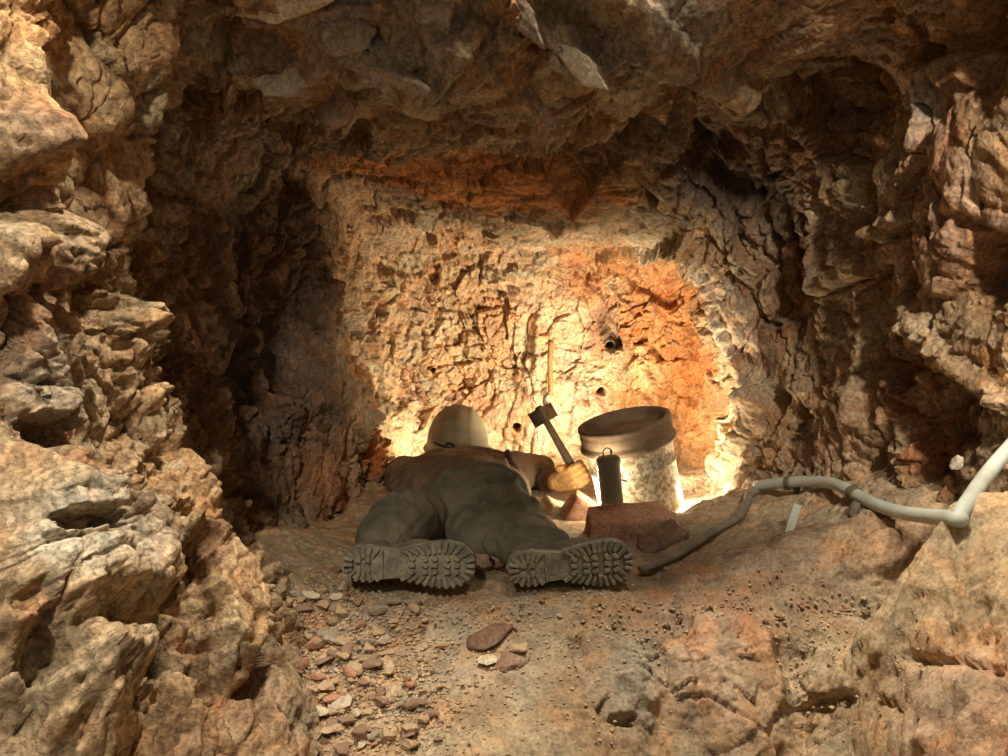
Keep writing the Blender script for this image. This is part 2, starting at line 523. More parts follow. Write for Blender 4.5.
# --- mineral colours, with chamber shade and niche roof glow painted in
TAN = (.47, .37, .235); RED = (.34, .19, .115); GREY = (.31, .275, .22); DARK_SHADE = (.14, .105, .08); ORANGE = (.50, .25, .10)  # the darkest tone is dark rock and also paints the chamber's shade
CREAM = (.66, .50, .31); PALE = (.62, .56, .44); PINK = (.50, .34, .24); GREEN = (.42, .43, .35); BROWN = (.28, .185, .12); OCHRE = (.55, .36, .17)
TINTS = [  # (px, py, radius px, colour, strength)
    (60, 60, 120, OCHRE, .5), (60, 150, 90, TAN, .7), (130, 240, 50, TAN, .5), (30, 300, 80, RED, .45), (40, 390, 70, GREY, .7), (120, 430, 70, TAN, .8),
    (180, 500, 90, TAN, .9), (60, 480, 60, RED, .5), (130, 520, 30, RED, .7), (50, 570, 85, PALE, .85), (215, 600, 60, TAN, .8), (190, 560, 35, RED, .5), (90, 700, 100, TAN, .8),
    (250, 700, 50, RED, .6), (110, 200, 40, BROWN, .4), (35, 150, 60, RED, .5),
    (180, 160, 60, GREY, .6), (185, 180, 20, GREEN, .6), (200, 300, 110, BROWN, .8), (230, 420, 110, BROWN, .8), (280, 250, 80, DARK_SHADE, .8), (270, 380, 80, DARK_SHADE, .8), (300, 130, 80, GREY, .6), (280, 480, 70, DARK_SHADE, .6),
    (330, 480, 60, RED, .7), (345, 540, 50, RED, .7), (270, 50, 60, BROWN, .8), (330, 10, 70, PALE, .8), (370, 60, 60, GREY, .7), (390, 75, 40, PALE, .6), (440, 70, 50, GREY, .6),
    (440, 110, 60, BROWN, .7), (390, 175, 70, (.60, .30, .12), .9), (470, 185, 80, (.60, .30, .12), .9), (550, 190, 60, (.55, .30, .14), .8), (540, 70, 40, BROWN, .7), (555, 50, 28, PALE, .9), (585, 72, 22, GREEN, .8), (550, 75, 20, PALE, .8), (560, 130, 50, BROWN, .6), (580, 20, 40, DARK_SHADE, .8),  # orange roof of the niche, its colour brightened for the lamp glow
    (670, 40, 60, GREY, .8), (720, 70, 50, GREY, .6), (640, 140, 60, DARK_SHADE, .7), (720, 170, 70, DARK_SHADE, .8), (790, 130, 80, BROWN, .8), (600, 190, 50, OCHRE, .4), (650, 190, 40, BROWN, .5),
    (760, 40, 70, BROWN, .7), (830, 60, 60, BROWN, .6), (800, 250, 50, BROWN, .9), (770, 300, 50, BROWN, .8), (740, 200, 60, DARK_SHADE, .8), (825, 350, 50, GREY, .3), (840, 430, 60, PINK, .3), (790, 450, 40, BROWN, .4),
    (420, 280, 80, CREAM, .9), (480, 330, 110, CREAM, 1), (560, 350, 80, CREAM, 1), (430, 400, 70, CREAM, 1), (520, 420, 70, CREAM, 1), (390, 225, 30, PINK, .7), (620, 270, 60, ORANGE, .9), (670, 300, 50, ORANGE, 1), (640, 440, 40, ORANGE, .8), (320, 400, 55, DARK_SHADE, .8), (310, 320, 45, DARK_SHADE, .7), (680, 380, 60, (.52, .22, .07), 1), (660, 330, 50, (.50, .22, .08), .9),
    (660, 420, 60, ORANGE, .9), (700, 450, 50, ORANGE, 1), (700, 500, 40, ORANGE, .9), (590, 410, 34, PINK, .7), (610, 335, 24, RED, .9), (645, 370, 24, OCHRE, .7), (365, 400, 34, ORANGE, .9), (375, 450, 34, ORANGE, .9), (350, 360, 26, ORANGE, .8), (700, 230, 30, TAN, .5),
    (735, 330, 36, PALE, .8), (760, 390, 36, PALE, .8), (735, 450, 30, PALE, .9), (710, 515, 26, PALE, .9), (715, 290, 26, PALE, .7), (640, 245, 34, PALE, .5), (775, 460, 30, TAN, .6),
    (930, 85, 34, GREEN, .8), (885, 180, 34, GREEN, .7), (880, 205, 16, PALE, .8), (950, 150, 60, PINK, .8), (925, 250, 70, PINK, .6), (985, 200, 50, PINK, .6), (1000, 30, 34, RED, .9), (920, 30, 50, OCHRE, .5), (930, 60, 24, RED, .5),
    (1000, 270, 34, RED, .9), (880, 330, 60, TAN, .6), (950, 350, 70, TAN, .7), (990, 400, 50, TAN, .8), (915, 400, 50, RED, .9), (930, 460, 40, RED, .95), (890, 370, 30, RED, .6), (800, 520, 60, GREY, .4), (875, 500, 50, TAN, .4), (840, 600, 60, TAN, .6),
]


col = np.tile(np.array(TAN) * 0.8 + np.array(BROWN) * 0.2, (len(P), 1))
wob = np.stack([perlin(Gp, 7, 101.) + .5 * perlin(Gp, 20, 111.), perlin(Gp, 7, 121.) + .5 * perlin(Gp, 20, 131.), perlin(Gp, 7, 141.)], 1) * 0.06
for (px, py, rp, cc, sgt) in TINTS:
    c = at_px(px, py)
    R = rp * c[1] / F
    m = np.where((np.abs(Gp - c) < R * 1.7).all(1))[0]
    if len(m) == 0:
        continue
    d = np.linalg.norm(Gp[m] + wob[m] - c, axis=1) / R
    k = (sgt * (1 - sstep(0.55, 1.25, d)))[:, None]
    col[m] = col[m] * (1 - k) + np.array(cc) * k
# block to block variation and iron staining in the joints
col *= (0.80 + 0.40 * c2)[:, None] * (0.88 + 0.24 * c3)[:, None]
bk = back * (1 - .8 * sstep(.35, .55, Gp[:, 0]))
pk_ = (bk * sstep(.55, .75, c2) * .45)[:, None]
col = col * (1 - pk_) + np.array([.46, .25, .17]) * pk_
pk_ = (bk * (1 - sstep(.12, .3, c2)) * .45)[:, None]
col = col * (1 - pk_) + np.array([.74, .62, .42]) * pk_
iron = (sstep(0.62, 0.80, c1) * 0.35 + sstep(.80, .9, c3) * .35 + (1 - sstep(0, .14, e2)) * 0.35)[:, None]
col = col * (1 - iron) + col * np.array([0.95, 0.72, 0.55]) * iron
col = np.clip(col, 0.01, 0.85)

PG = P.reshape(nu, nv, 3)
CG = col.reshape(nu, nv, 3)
ccum = np.cumsum([0] + NC)


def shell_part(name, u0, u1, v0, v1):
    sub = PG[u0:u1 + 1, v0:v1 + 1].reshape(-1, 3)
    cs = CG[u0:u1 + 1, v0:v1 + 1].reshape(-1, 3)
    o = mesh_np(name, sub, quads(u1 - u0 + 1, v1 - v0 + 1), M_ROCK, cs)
    return tag(o, kind='structure')


vb = s_cum[8]
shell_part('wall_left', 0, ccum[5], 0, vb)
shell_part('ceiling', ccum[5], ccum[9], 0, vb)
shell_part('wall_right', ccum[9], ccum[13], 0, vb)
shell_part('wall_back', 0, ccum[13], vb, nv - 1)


# ------------------------------------------------------------------ floor
def smin0(a, b, x):
    return sstep(a, b, x)


def floor_z(x, y):
    """ground height: niche floor at 0, falling towards the main drive, mound in front on the right, bench under the pipe"""
    x = np.asarray(x, float); y = np.asarray(y, float)
    z = np.zeros_like(x)
    fr = np.clip(1.90 - y, 0, None)
    left = -0.32 * fr
    right = -0.30 * np.clip(fr, 0, .10) - 0.95 * np.clip(fr - .10, 0, .30) - 0.3 * np.clip(fr - .40, 0, 9)
    kx = sstep(0.12, 0.34, x)
    z = left * (1 - kx) + right * kx
    z = np.maximum(z, -0.75)
    # bench along the right wall
    bx = x - (0.36 + 0.10 * (y - 2.0))
    bench = 0.40 * np.clip(bx, 0, 0.9) * sstep(1.75, 2.05, y) * (1 - 0.9 * sstep(2.55, 2.75, y))
    z = z + bench
    # mound on the right, in front
    cx = 0.60 + 0.10 * (y - 1.55)
    ramp = np.clip(x - cx, 0, 2)
    prof = 1.50 * np.clip(ramp, 0, .28) + 0.60 * np.clip(ramp - .28, 0, .8)
    mk = (1 - sstep(1.60, 1.86, y + 0.25 * (x - .7))) * sstep(0.3, 1.2, y)
    z = z * (1 - 0.55 * sstep(0, .2, ramp) * mk) + prof * mk
    # foot of the left outcrop
    z = z + 0.30 * np.clip(-(x + 0.46) + 0.05 * (y - 1.4), 0, .5) * (1 - sstep(1.7, 2.0, y))
    # rubble shoulder at the left of the niche floor
    z = z + 0.10 * np.exp(-(((x + 0.62) / .22) ** 2 + ((y - 2.15) / .30) ** 2))
    z = z + 0.02 * np.sin(3.1 * x + 1.0) * np.cos(2.7 * y)
    return z


FF = [([(725, 655), (730, 690)], .13, .045, .85), ([(640, 690)], .05, .03, .8), ([(612, 722), (630, 722)], .012, -.04, .5), ([(600, 712), (605, 700)], .008, -.03, .5),
      ([(585, 680), (575, 640)], .02, -.02, .3), ([(690, 640), (700, 720)], .015, -.015, .3), ([(780, 650), (800, 730)], .03, -.02, .3),
      ([(900, 655), (960, 662), (1000, 672)], .010, -.03, .4), ([(950, 720)], .10, .03, .8), ([(880, 700), (905, 715)], .010, -.02, .4),
      ([(860, 560), (900, 548)], .05, .03, .6), ([(820, 550), (880, 570)], .008, -.02, .4), ([(850, 540), (835, 560)], .008, -.02, .4)]


def ground_at(px, py):
    """where the line of sight through a photo pixel meets the ground"""
    for Y in np.arange(0.8, 3.8, 0.01):
        p = W(px, py, Y)
        if p[2] <= float(floor_z(p[0], Y)):
            return p
    return W(px, py, 2.5)


ys = np.concatenate([np.linspace(0.15, 1.1, 120), np.linspace(1.1, 2.2, 480)[1:], np.linspace(2.2, 3.9, 330)[1:]])
xs = np.linspace(-1.7, 2.1, 880)
XX, YY = np.meshgrid(xs, ys, indexing='ij')
ZZ = floor_z(XX, YY)
FP = np.stack([XX, YY, ZZ], -1).reshape(-1, 3)
Fq = FP + 0.05 * np.stack([perlin(FP, 6, 1.), perlin(FP, 6, 21.), perlin(FP, 6, 41.)], 1)
g1, h1, k1 = facets(Fq, 6.0, 9.1, 1.0)
g2, h2, k2 = facets(Fq, 17.0, 2.2, 1.0)
g3, h3, k3 = facets(Fq, 45.0, 5.2, 1.0)
rgh = 0.35 + 0.65 * sstep(-0.2, 0.4, perlin(FP, 3.1, 57.))
rockface = (1 - 0.75 * sstep(0.58, 0.70, FP[:, 0] + .1 * perlin(FP, 4., 8.))) * sstep(0.22, 0.36, FP[:, 0]) * (1 - sstep(1.80, 1.88, FP[:, 1])) * (0.4 + 0.6 * sstep(-.2, .1, perlin(FP, 3.0, 91.)))
dz = 0.030 * fbm(FP, 3.0, 3, 15.) + 0.006 * fbm(FP, 24, 3, 3.) + 0.009 * g2 * rgh + 0.0055 * g3 * rgh + rockface * (0.045 * g1 + 0.014 * g2 - .012 * (1 - sstep(0, .06, k1)))
FG = FP.reshape(len(xs), len(ys), 3)
FN = grid_normals(FG).reshape(-1, 3)
FN *= np.sign(FN[:, 2:3])
for pts, r, h, hard in FF:
    wp = [ground_at(*q) for q in pts]
    d = seg_dist(FP, wp) / (r * (1 + .3 * perlin(FP, 1.5 / r, 3.)))
    dz += h * (1 - sstep(hard * .8, 1.2, d))
# flattened under the miner and the bucket
flat = np.exp(-(((FP[:, 0] + .05) / .45) ** 4 + ((FP[:, 1] - 2.6) / .75) ** 4))
dz *= (1 - 0.7 * flat)
FD = FP + FN * dz[:, None]


def fl(x, y):
    """finished ground height at one spot"""
    i = int(np.clip(np.searchsorted(xs, x), 1, len(xs) - 1)); j = int(np.clip(np.searchsorted(ys, y), 1, len(ys) - 1))
    return float(FD.reshape(len(xs), len(ys), 3)[i, j, 2])


fc = np.tile(np.array([.42, .325, .21]), (len(FP), 1))
FT = [(300, 700, 90, RED, .8), (330, 610, 70, GREY, .6), (380, 660, 60, GREY, .4), (470, 700, 80, TAN, .6), (560, 650, 90, TAN, .5), (450, 610, 120, GREY, .5), (650, 600, 150, (.27, .22, .15), .8),
      (720, 650, 75, PINK, .55), (735, 622, 22, RED, .7), (620, 690, 45, GREY, .5), (780, 690, 60, TAN, .5), (760, 700, 35, BROWN, .4), (900, 660, 120, TAN, .9), (960, 700, 80, PINK, .6), (980, 560, 90, TAN, .9), (880, 560, 60, TAN, .6),
      (800, 560, 70, (.30, .23, .16), .8), (700, 570, 60, RED, .2), (640, 590, 50, RED, .2), (900, 530, 40, RED, .4), (575, 520, 60, PALE, .4)]
wobf = np.stack([perlin(FP, 7, 101.), perlin(FP, 7, 121.), 0 * FP[:, 0]], 1) * 0.06
for (px, py, rp, cc, sgt) in FT:
    c = ground_at(px, py)
    R = rp * c[1] / F
    dd = (FP + wobf - c) * np.array([1, .62, .8])
    d = np.linalg.norm(dd, axis=1) / R
    k = (sgt * (1 - sstep(0.5, 1.3, d)))[:, None]
    fc = fc * (1 - k) + np.array(cc) * k
fc *= (0.82 + 0.36 * h2)[:, None] * (0.85 + 0.30 * h3)[:, None]
ir = (sstep(.8, .9, h2) * .5)[:, None]
fc = fc * (1 - ir) + fc * np.array([1.0, .74, .56]) * ir
tag(mesh_np('floor', FD, quads(len(xs), len(ys)), M_SOIL, np.clip(fc, .01, .85)), kind='structure')


# ------------------------------------------------------------------ shape builders
def capsule(bm, a, b, ra, rb, seg=20):
    """closed tapered capsule"""
    a = Vector(a); b = Vector(b)
    ax = b - a
    L = ax.length
    if L < 1e-6:
        ax = Vector((0, 0, 1)); L = 0
    q = ax.to_track_quat('Z', 'Y')
    prof = []
    for k in range(7):
        t = math.pi / 2 * (1 - k / 6)
        prof.append((ra * math.cos(t), -ra * math.sin(t)))
    for k in range(7):
        t = math.pi / 2 * k / 6
        prof.append((rb * math.cos(t), L + rb * math.sin(t)))
    lathe(bm, prof, seg, lambda v: a + q @ v)


def lathe(bm, prof, seg, fn=lambda v: v):
    rings = []
    for r, z in prof:
        if r < 1e-5:
            rings.append([bm.verts.new(fn(Vector((0, 0, z))))])
        else:
            rings.append([bm.verts.new(fn(Vector((r * math.cos(2 * math.pi * i / seg), r * math.sin(2 * math.pi * i / seg), z)))) for i in range(seg)])
    for A, B in zip(rings[:-1], rings[1:]):
        for i in range(seg):
            j = (i + 1) % seg
            if len(A) == 1 and len(B) == 1:
                continue
            if len(A) == 1:
                bm.faces.new((A[0], B[j], B[i]))
            elif len(B) == 1:
                bm.faces.new((A[i], A[j], B[0]))
            else:
                bm.faces.new((A[i], A[j], B[j], B[i]))


def ellipsoid(bm, c, r, rot=None, seg=28):
    m = rot.to_matrix() if rot else Matrix.Identity(3)
    prof = [(math.cos(t), math.sin(t)) for t in [math.pi * (k / 16 - .5) for k in range(17)]]
    prof = [(max(0, x) if x > 1e-4 else 0, z) for x, z in prof]
    lathe(bm, prof, seg, lambda v: Vector(c) + m @ Vector((v.x * r[0], v.y * r[1], v.z * r[2])))


def chain(bm, pts):
    for (a, ra), (b, rb) in zip(pts[:-1], pts[1:]):
        capsule(bm, a, b, ra, rb)


def tube(bm, pts, r, seg=14, sub=6, cap=True):
    """smooth round tube through points"""
    A = cr_interp(np.array([list(p) for p in pts], float), sub, 0)
    rr = np.interp(np.linspace(0, 1, len(A)), np.linspace(0, 1, len(r)), r) if isinstance(r, (list, tuple)) else np.full(len(A), r)
    T = np.gradient(A, axis=0)
    up = Vector((0.1, 0.2, 1)).normalized()
    rings = []
    for p, t, q in zip(A, T, rr.tolist()):
        t = Vector(t).normalized()
        x = t.cross(up)
        if x.length < 1e-3:
            x = t.cross(Vector((1, 0, 0)))
        x.normalize()
        y = x.cross(t).normalized()
        up = y
        rings.append([bm.verts.new(Vector(p) + q * (math.cos(2 * math.pi * i / seg) * x + math.sin(2 * math.pi * i / seg) * y)) for i in range(seg)])
    for a, b in zip(rings[:-1], rings[1:]):
        for i in range(seg):
            j = (i + 1) % seg
            bm.faces.new((a[i], a[j], b[j], b[i]))
    if cap:
        bm.faces.new(rings[0][::-1]); bm.faces.new(rings[-1])


def fuse(name, bm, voxel, mat, parent=None, smooth=6, disp=None):
    """melt overlapping closed shapes into one continuous skin, smooth it and add creases"""
    bmesh.ops.recalc_face_normals(bm, faces=bm.faces)
    me = bpy.data.meshes.new(name); bm.to_mesh(me); bm.free()
    o = bpy.data.objects.new(name, me); COL.objects.link(o)
    r = o.modifiers.new('r', 'REMESH'); r.mode = 'VOXEL'; r.voxel_size = voxel
    if smooth:
        s = o.modifiers.new('s', 'SMOOTH'); s.factor = 0.5; s.iterations = smooth
    dg = bpy.context.evaluated_depsgraph_get()
    new = bpy.data.meshes.new_from_object(o.evaluated_get(dg))
    o.modifiers.clear()
    new.name = name
    o.data = new
    bpy.data.meshes.remove(me)
    if disp:
        n = len(new.vertices)
        co = np.zeros(n * 3, dtype=np.float32); new.vertices.foreach_get('co', co); co = co.reshape(-1, 3).astype(float)
        no = np.zeros(n * 3, dtype=np.float32); new.vertices.foreach_get('normal', no); no = no.reshape(-1, 3)
        co = co + no * disp(co, no)[:, None]
        new.vertices.foreach_set('co', co.astype(np.float32).ravel())
        new.update()
    new.materials.clear(); new.materials.append(mat)
    new.polygons.foreach_set('use_smooth', [True] * len(new.polygons))
    if parent:
        o.parent = parent
    return o


def box(bm, c, s, rot=None, bevel=0.0, seg=2):
    m = Matrix.Translation(Vector(c)) @ (rot.to_matrix().to_4x4() if rot else Matrix.Identity(4)) @ Matrix.Diagonal((*s, 1))
    r = bmesh.ops.create_cube(bm, size=1, matrix=m)
    if bevel:
        es = list({e for v in r['verts'] for e in v.link_edges})
        bmesh.ops.bevel(bm, geom=es, offset=bevel, segments=seg, affect='EDGES', profile=0.6)


def V3(px, py, Y):
    return Vector(W(px, py, Y))


# ------------------------------------------------------------------ rocks
def rock_mesh(seed, dims=(1, 1, 1), sub=2, flat=0.0, rough=0.05, block=False):
    """angular broken stone about one unit across"""
    rg = np.random.default_rng(seed)
    pts = rg.normal(size=(15, 3)); pts /= np.linalg.norm(pts, axis=1)[:, None]
    pts *= rg.uniform(.75, 1.0, (15, 1)) * 0.5 * np.array(dims)
    if block:
        pts = np.array([[i, j, k] for i in (-1, 1) for j in (-1, 1) for k in (-1, 1)]) * rg.uniform(.30, .52, (8, 3))
    bm = bmesh.new()
    for p in pts:
        bm.verts.new(p)
    res = bmesh.ops.convex_hull(bm, input=bm.verts)
    bmesh.ops.delete(bm, geom=[v for v in bm.verts if not v.link_faces], context='VERTS')
    bmesh.ops.dissolve_limit(bm, angle_limit=0.35, verts=bm.verts, edges=bm.edges)
    bmesh.ops.bevel(bm, geom=list(bm.edges), offset=0.025, segments=1, affect='EDGES')
    bmesh.ops.triangulate(bm, faces=bm.faces)
    for _ in range(sub):
        bmesh.ops.subdivide_edges(bm, edges=bm.edges, cuts=1, use_grid_fill=True)
    co = np.array([v.co[:] for v in bm.verts])
    d = rough * (perlin(co, 3, seed * 1.7) + .5 * perlin(co, 8, seed * 2.3)) * .8
    f, _, _ = facets(co, 3.2, seed * 1.1, 1.0)
    d += rough * 0.5 * f
    nrm = co / np.maximum(np.linalg.norm(co, axis=1)[:, None], 1e-6)
    co = co + nrm * d[:, None]
    for v, c in zip(bm.verts, co):
        v.co = c
    return bm


M_RED = rock_mat('red_stone', use_tint=False, base=(.46, .26, .17), bump=.4)
M_BRN = rock_mat('brown_stone', use_tint=False, base=(.30, .21, .15), bump=.45)
M_DKB = rock_mat('dark_brown_stone', use_tint=False, base=(.20, .13, .09), bump=.45)
M_TAN = rock_mat('tan_stone', use_tint=False, base=(.50, .38, .25), bump=.45)
M_PAL = rock_mat('pale_stone', use_tint=False, base=(.70, .64, .50), bump=.6, contrast=.6)
M_GRY = rock_mat('grey_stone', use_tint=False, base=(.36, .31, .24), bump=.45)


def stone(name, px, py, Y, size, rot, seed, mat, label, group=None, z=None, sub=3, cat='rock', block=False):
    bm = rock_mesh(seed, (1, 1, 1), sub, block=block)
    bmesh.ops.scale(bm, vec=[q * 1.3 for q in size], verts=bm.verts)
    o = bm_obj(name, bm, mat)
    o.location = W(px, py, Y)
    if z is not None:
        o.location.z = z
    o.rotation_euler = rot
    return tag(o, label, cat, group)


qz_c = proj(P); qz_m = (np.abs(qz_c[0] - 957) < 7) & (np.abs(qz_c[1] - 463) < 7) & (qz_c[2] > .5)
QZ = float(P[qz_m, 1].min()) if qz_m.any() else 1.93
stone('rock', 624, 533, 2.42, (.20, .13, .115), (0.10, -.08, .15), 5, M_RED, 'reddish block of rock in front of the bucket and the lamp', block=True)
stone('rock', 662, 545, 2.27, (.125, .09, .065), (0.2, -.42, .1), 9, M_DKB, 'dark brown flat rock leaning against the red block, right of it', block=True)
stone('rock', 583, 515, 2.64, (.12, .10, .085), (0.2, .55, .3), 14, M_RED, 'brown pointed rock below the glove, left of the lamp', block=True)
stone('rock', 556, 519, 2.70, (.11, .10, .09), (0.3, .6, .5), 21, M_TAN, 'tan rock with a glaring lit top beside the miner\'s hip', block=True)
stone('rock', 672, 520, 2.70, (.09, .07, .05), (0.3, .1, .5), 31, M_PAL, 'small pale rock lit bright at the foot of the bucket')
stone('rock', 489, 641, 1.80, (.105, .075, .06), (0.2, -.35, .2), 44, M_DKB, 'dark reddish brown rock lying on the pebbly ground before the boots')
stone('rock', 512, 662, 1.74, (.085, .055, .04), (0.1, -.3, .5), 46, M_BRN, 'brown flat rock just below the dark reddish one')
stone('rock', 487, 661, 1.73, (.04, .03, .02), (0.1, 0, .5), 49, M_PAL, 'small cream stone wedged beside two brown rocks')
stone('rock', 414, 723, 1.60, (.075, .045, .03), (0.25, .2, -.35), 52, M_PAL, 'flat greenish white stone near the bottom of the pebble spill')
stone('rock', 384, 665, 1.73, (.045, .035, .03), (0.25, -.2, .35), 55, M_TAN, 'yellowish tan stone in the middle of the pebble spill')
stone('rock', 390, 690, 1.66, (.05, .035, .04), (0.5, -.6, .35), 58, M_TAN, 'upright cream tan stone below the yellowish one')
stone('rock', 330, 637, 1.78, (.055, .04, .03), (0.5, .5, .35), 61, M_GRY, 'grey tan leaning slab at the left of the pebble spill')
stone('rock', 480, 566, 2.12, (.07, .06, .06), (0.5, .3, .35), 64, M_BRN, 'brown wedge of rock between the two boots')
stone('rock', 957, 463, QZ, (.028, .03, .035), (0.2, .3, .35), 70, M_PAL, 'small white stone caught in the red rock above the conduit')

def vis_y(px, py, r=6):
    """depth of the nearest finished rock or ground surface behind a photo pixel"""
    best = []
    for Q in (P, FD):
        x, y, z = PROJ[id(Q)]
        m = (np.abs(x - px) < r) & (np.abs(y - py) < r) & (z > .5)
        if m.any():
            best.append(Q[m, 1].min())
    return min(best) if best else 2.0


PROJ = {id(Q): proj(Q) for Q in (P, FD)}
# broken slabs and slivers still hanging in the roof of the lintel
def blade(pa, pb, Y, w, t, seed, mat):
    Y = vis_y((pa[0] + pb[0]) / 2, max(4, (pa[1] + pb[1]) / 2), 8) + t * .45
    a, b = V3(*pa, Y + .02), V3(*pb, Y - .02)
    bm = rock_mesh(seed, (1, 1, 1), 3, rough=.06)
    L = (b - a).length * 1.25
    q = (b - a).to_track_quat('X', 'Y')
    bmesh.ops.scale(bm, vec=(L, w * 1.3, t * 1.3), verts=bm.verts)
    o = bm_obj('ceiling', bm, mat)
    o.location = (a + b) / 2; o.rotation_mode = 'QUATERNION'; o.rotation_quaternion = q
    tag(o, kind='structure')


for pa, pb, Y, w, t, sd_, mt in [((495, -12), (560, 52), 1.62, .045, .03, 301, M_GRY), ((535, 38), (608, 84), 1.66, .05, .026, 302, M_PAL), 
                             ((500, 62), (556, 130), 1.80, .035, .022, 304, M_BRN), ((545, 122), (600, 92), 1.78, .03, .016, 305, M_BRN), ((225, -5), (340, 6), 1.58, .10, .04, 306, M_PAL),
                             ((300, 40), (372, 34), 1.62, .08, .03, 307, M_GRY), ((335, 50), (432, 92), 1.66, .05, .03, 308, M_GRY), ((390, 22), (460, 6), 1.60, .08, .04, 313, M_GRY),
                             ((618, 155), (662, 200), 2.45, .02, .015, 311, M_TAN), 
                             ((300, 90), (360, 115), 1.85, .10, .06, 316, M_BRN), ((250, 100), (320, 62), 1.72, .08, .04, 317, M_GRY)]:
    blade(pa, pb, Y, w, t, sd_, mt)

protos = [rock_mesh(100 + k, (1, .8, .6), 1, rough=.08) for k in range(10)]
pro_me = []
for k, bm in enumerate(protos):
    me = bpy.data.meshes.new('pebble'); bmesh.ops.recalc_face_normals(bm, faces=bm.faces); bm.to_mesh(me); bm.free()
    me.materials.append([M_TAN, M_BRN, M_GRY, M_TAN, M_RED, M_BRN, M_PAL, M_TAN, M_TAN, M_BRN][k])
    pro_me.append(me)
rg = random.Random(5)


def pebbles(n, region, smin, smax, label, group):
    k = 0
    while k < n:
        px, py, w = region(rg)
        p = ground_at(px, py)
        s = 1.15 * (smin + (smax - smin) * rg.random() ** 1.7)
        o = bpy.data.objects.new('pebble', rg.choice(pro_me))
        COL.objects.link(o)
        z = fl(p[0], p[1])
        o.location = (p[0], p[1], z + s * .27)
        o.scale = (s, s * rg.uniform(.7, 1), s * rg.uniform(.5, .9))
        o.rotation_euler = (rg.uniform(-.3, .3), rg.uniform(-.3, .3), rg.uniform(0, 6.28))
        tag(o, label, 'pebble', group)
        k += 1


def reg_spill(r):
    t = r.random()
    cx = 310 + 80 * t + r.gauss(0, 52 - 14 * t); cy = 585 + 165 * t + r.gauss(0, 8)
    return cx, min(max(cy, 575), 770), 1


pebbles(285, reg_spill, .012, .055, 'small angular stone in the pebble spill left of centre, before the boots', 'pebbles in the spill on the ground')
pebbles(45, lambda r: (r.uniform(480, 880), 606 + abs(r.gauss(0, 9)), 1), .010, .026, 'small stone on the dark crumbly edge in front of the boots', 'stones along the edge of the niche floor')

# fine grit nobody could count
gm_v, gm_f = [], []
for k in range(7000):
    if rg.random() < .75:
        px, py, _ = reg_spill(rg)
    else:
        px, py = rg.uniform(280, 900), 600 + 150 * rg.random() ** 2
    Yk = None
    p = ground_at(px, py) if k % 4 == 0 or k == 0 else last + np.array([rg.gauss(0, .05), rg.gauss(0, .05), 0])
    last = p if k % 4 == 0 else last
    s = rg.uniform(.0015, .0060)
    c = np.array([p[0], p[1], fl(p[0], p[1]) + s * .3])
    q = np.array([[1, 0, 0], [-1, .2, 0], [0, 1, .1], [.1, -1, 0], [0, 0, .8], [0, 0, -1]]) * s * np.array([[rg.uniform(.6, 1.3)] for _ in range(6)])
    an = rg.uniform(0, 6.28)
    R = np.array([[math.cos(an), -math.sin(an), 0], [math.sin(an), math.cos(an), 0], [0, 0, 1]])
    b0 = len(gm_v)
    gm_v.extend((c + q @ R.T).tolist())
    for f in ((0, 2, 4), (2, 1, 4), (1, 3, 4), (3, 0, 4), (2, 0, 5), (1, 2, 5), (3, 1, 5), (0, 3, 5)):
        gm_f.append([b0 + i for i in f])
tag(mesh_np('gravel', gm_v, gm_f, M_TAN, smooth=False), 'fine grit and crumbs strewn over the ground of the drive', 'gravel', kind='stuff')

# ------------------------------------------------------------------ miner
M_TROU = simple_mat('dusty_trouser_cloth', (.085, .08, .055), .95, col2=(.16, .14, .095), scale=9, bump=.5, bscale=90)
M_JACK = simple_mat('dusty_jacket_cloth', (.11, .066, .036), .95, col2=(.20, .135, .08), scale=7, bump=.5, bscale=80)
M_SOLE = simple_mat('dusty_boot_rubber', (.15, .145, .115), .9, col2=(.32, .29, .215), scale=30, bump=.5, bscale=80)
M_BOOT = simple_mat('dusty_boot_leather', (.10, .085, .065), .8, col2=(.20, .17, .12), scale=15, bump=.4)
M_HELM = simple_mat('dusty_helmet_shell', (.26, .21, .12), .65, col2=(.19, .155, .095), scale=14, bump=.15, bscale=70)
M_GLOV = simple_mat('tan_glove_leather', (.42, .225, .065), .8, col2=(.28, .15, .05), scale=25, bump=.6, bscale=70)
M_SKIN = simple_mat('skin', (.45, .27, .19), .6)
M_HAIR = simple_mat('dark_hair', (.04, .03, .02), .8)
M_STRAP = simple_mat('dark_strap_webbing', (.03, .022, .018), .9)

miner = empty('person', (-.08, 2.72, 0), 'person in a dusty hard hat and work clothes lying prone, hammering at the rock face', 'person')


def kid(o):
    """keep world placement under the miner's empty"""
    o.parent = miner
    o.matrix_parent_inverse = Matrix.Translation(-Vector(miner.location))
    return o


# skeleton points
LA, LK, LH = (-.315, 2.06, .09), (-.255, 2.38, .10), (-.12, 2.60, .08)
RA, RK, RH = (.085, 2.05, .07), (.095, 2.27, .035), (-.03, 2.54, .055)
PEL, BEL, CH = (-.085, 2.56, .06), (-.13, 2.80, .05), (-.16, 3.10, .04)
LS, LE, LW = (-.355, 3.14, .035), (-.43, 3.32, -.01), (-.22, 3.46, -.01)
RS, RE, RW = (.045, 3.14, .05), (.135, 3.26, .035), (.190, 3.02, .045)
NK, HD = (-.182, 3.27, .07), (-.186, 3.375, .115)
# handle of the hammer and the grip on it
HT, GR, HB = V3(543, 415, 3.02), V3(577, 475, 2.98), V3(584, 488, 2.965)
axis = (HT - GR).normalized()
toc = Vector((-GR.x * .3, -1, .1)); toc = (toc - axis * toc.dot(axis)).normalized()
side = axis.cross(toc).normalized()
if side.x < 0: side = -side
wr = Vector(RW)


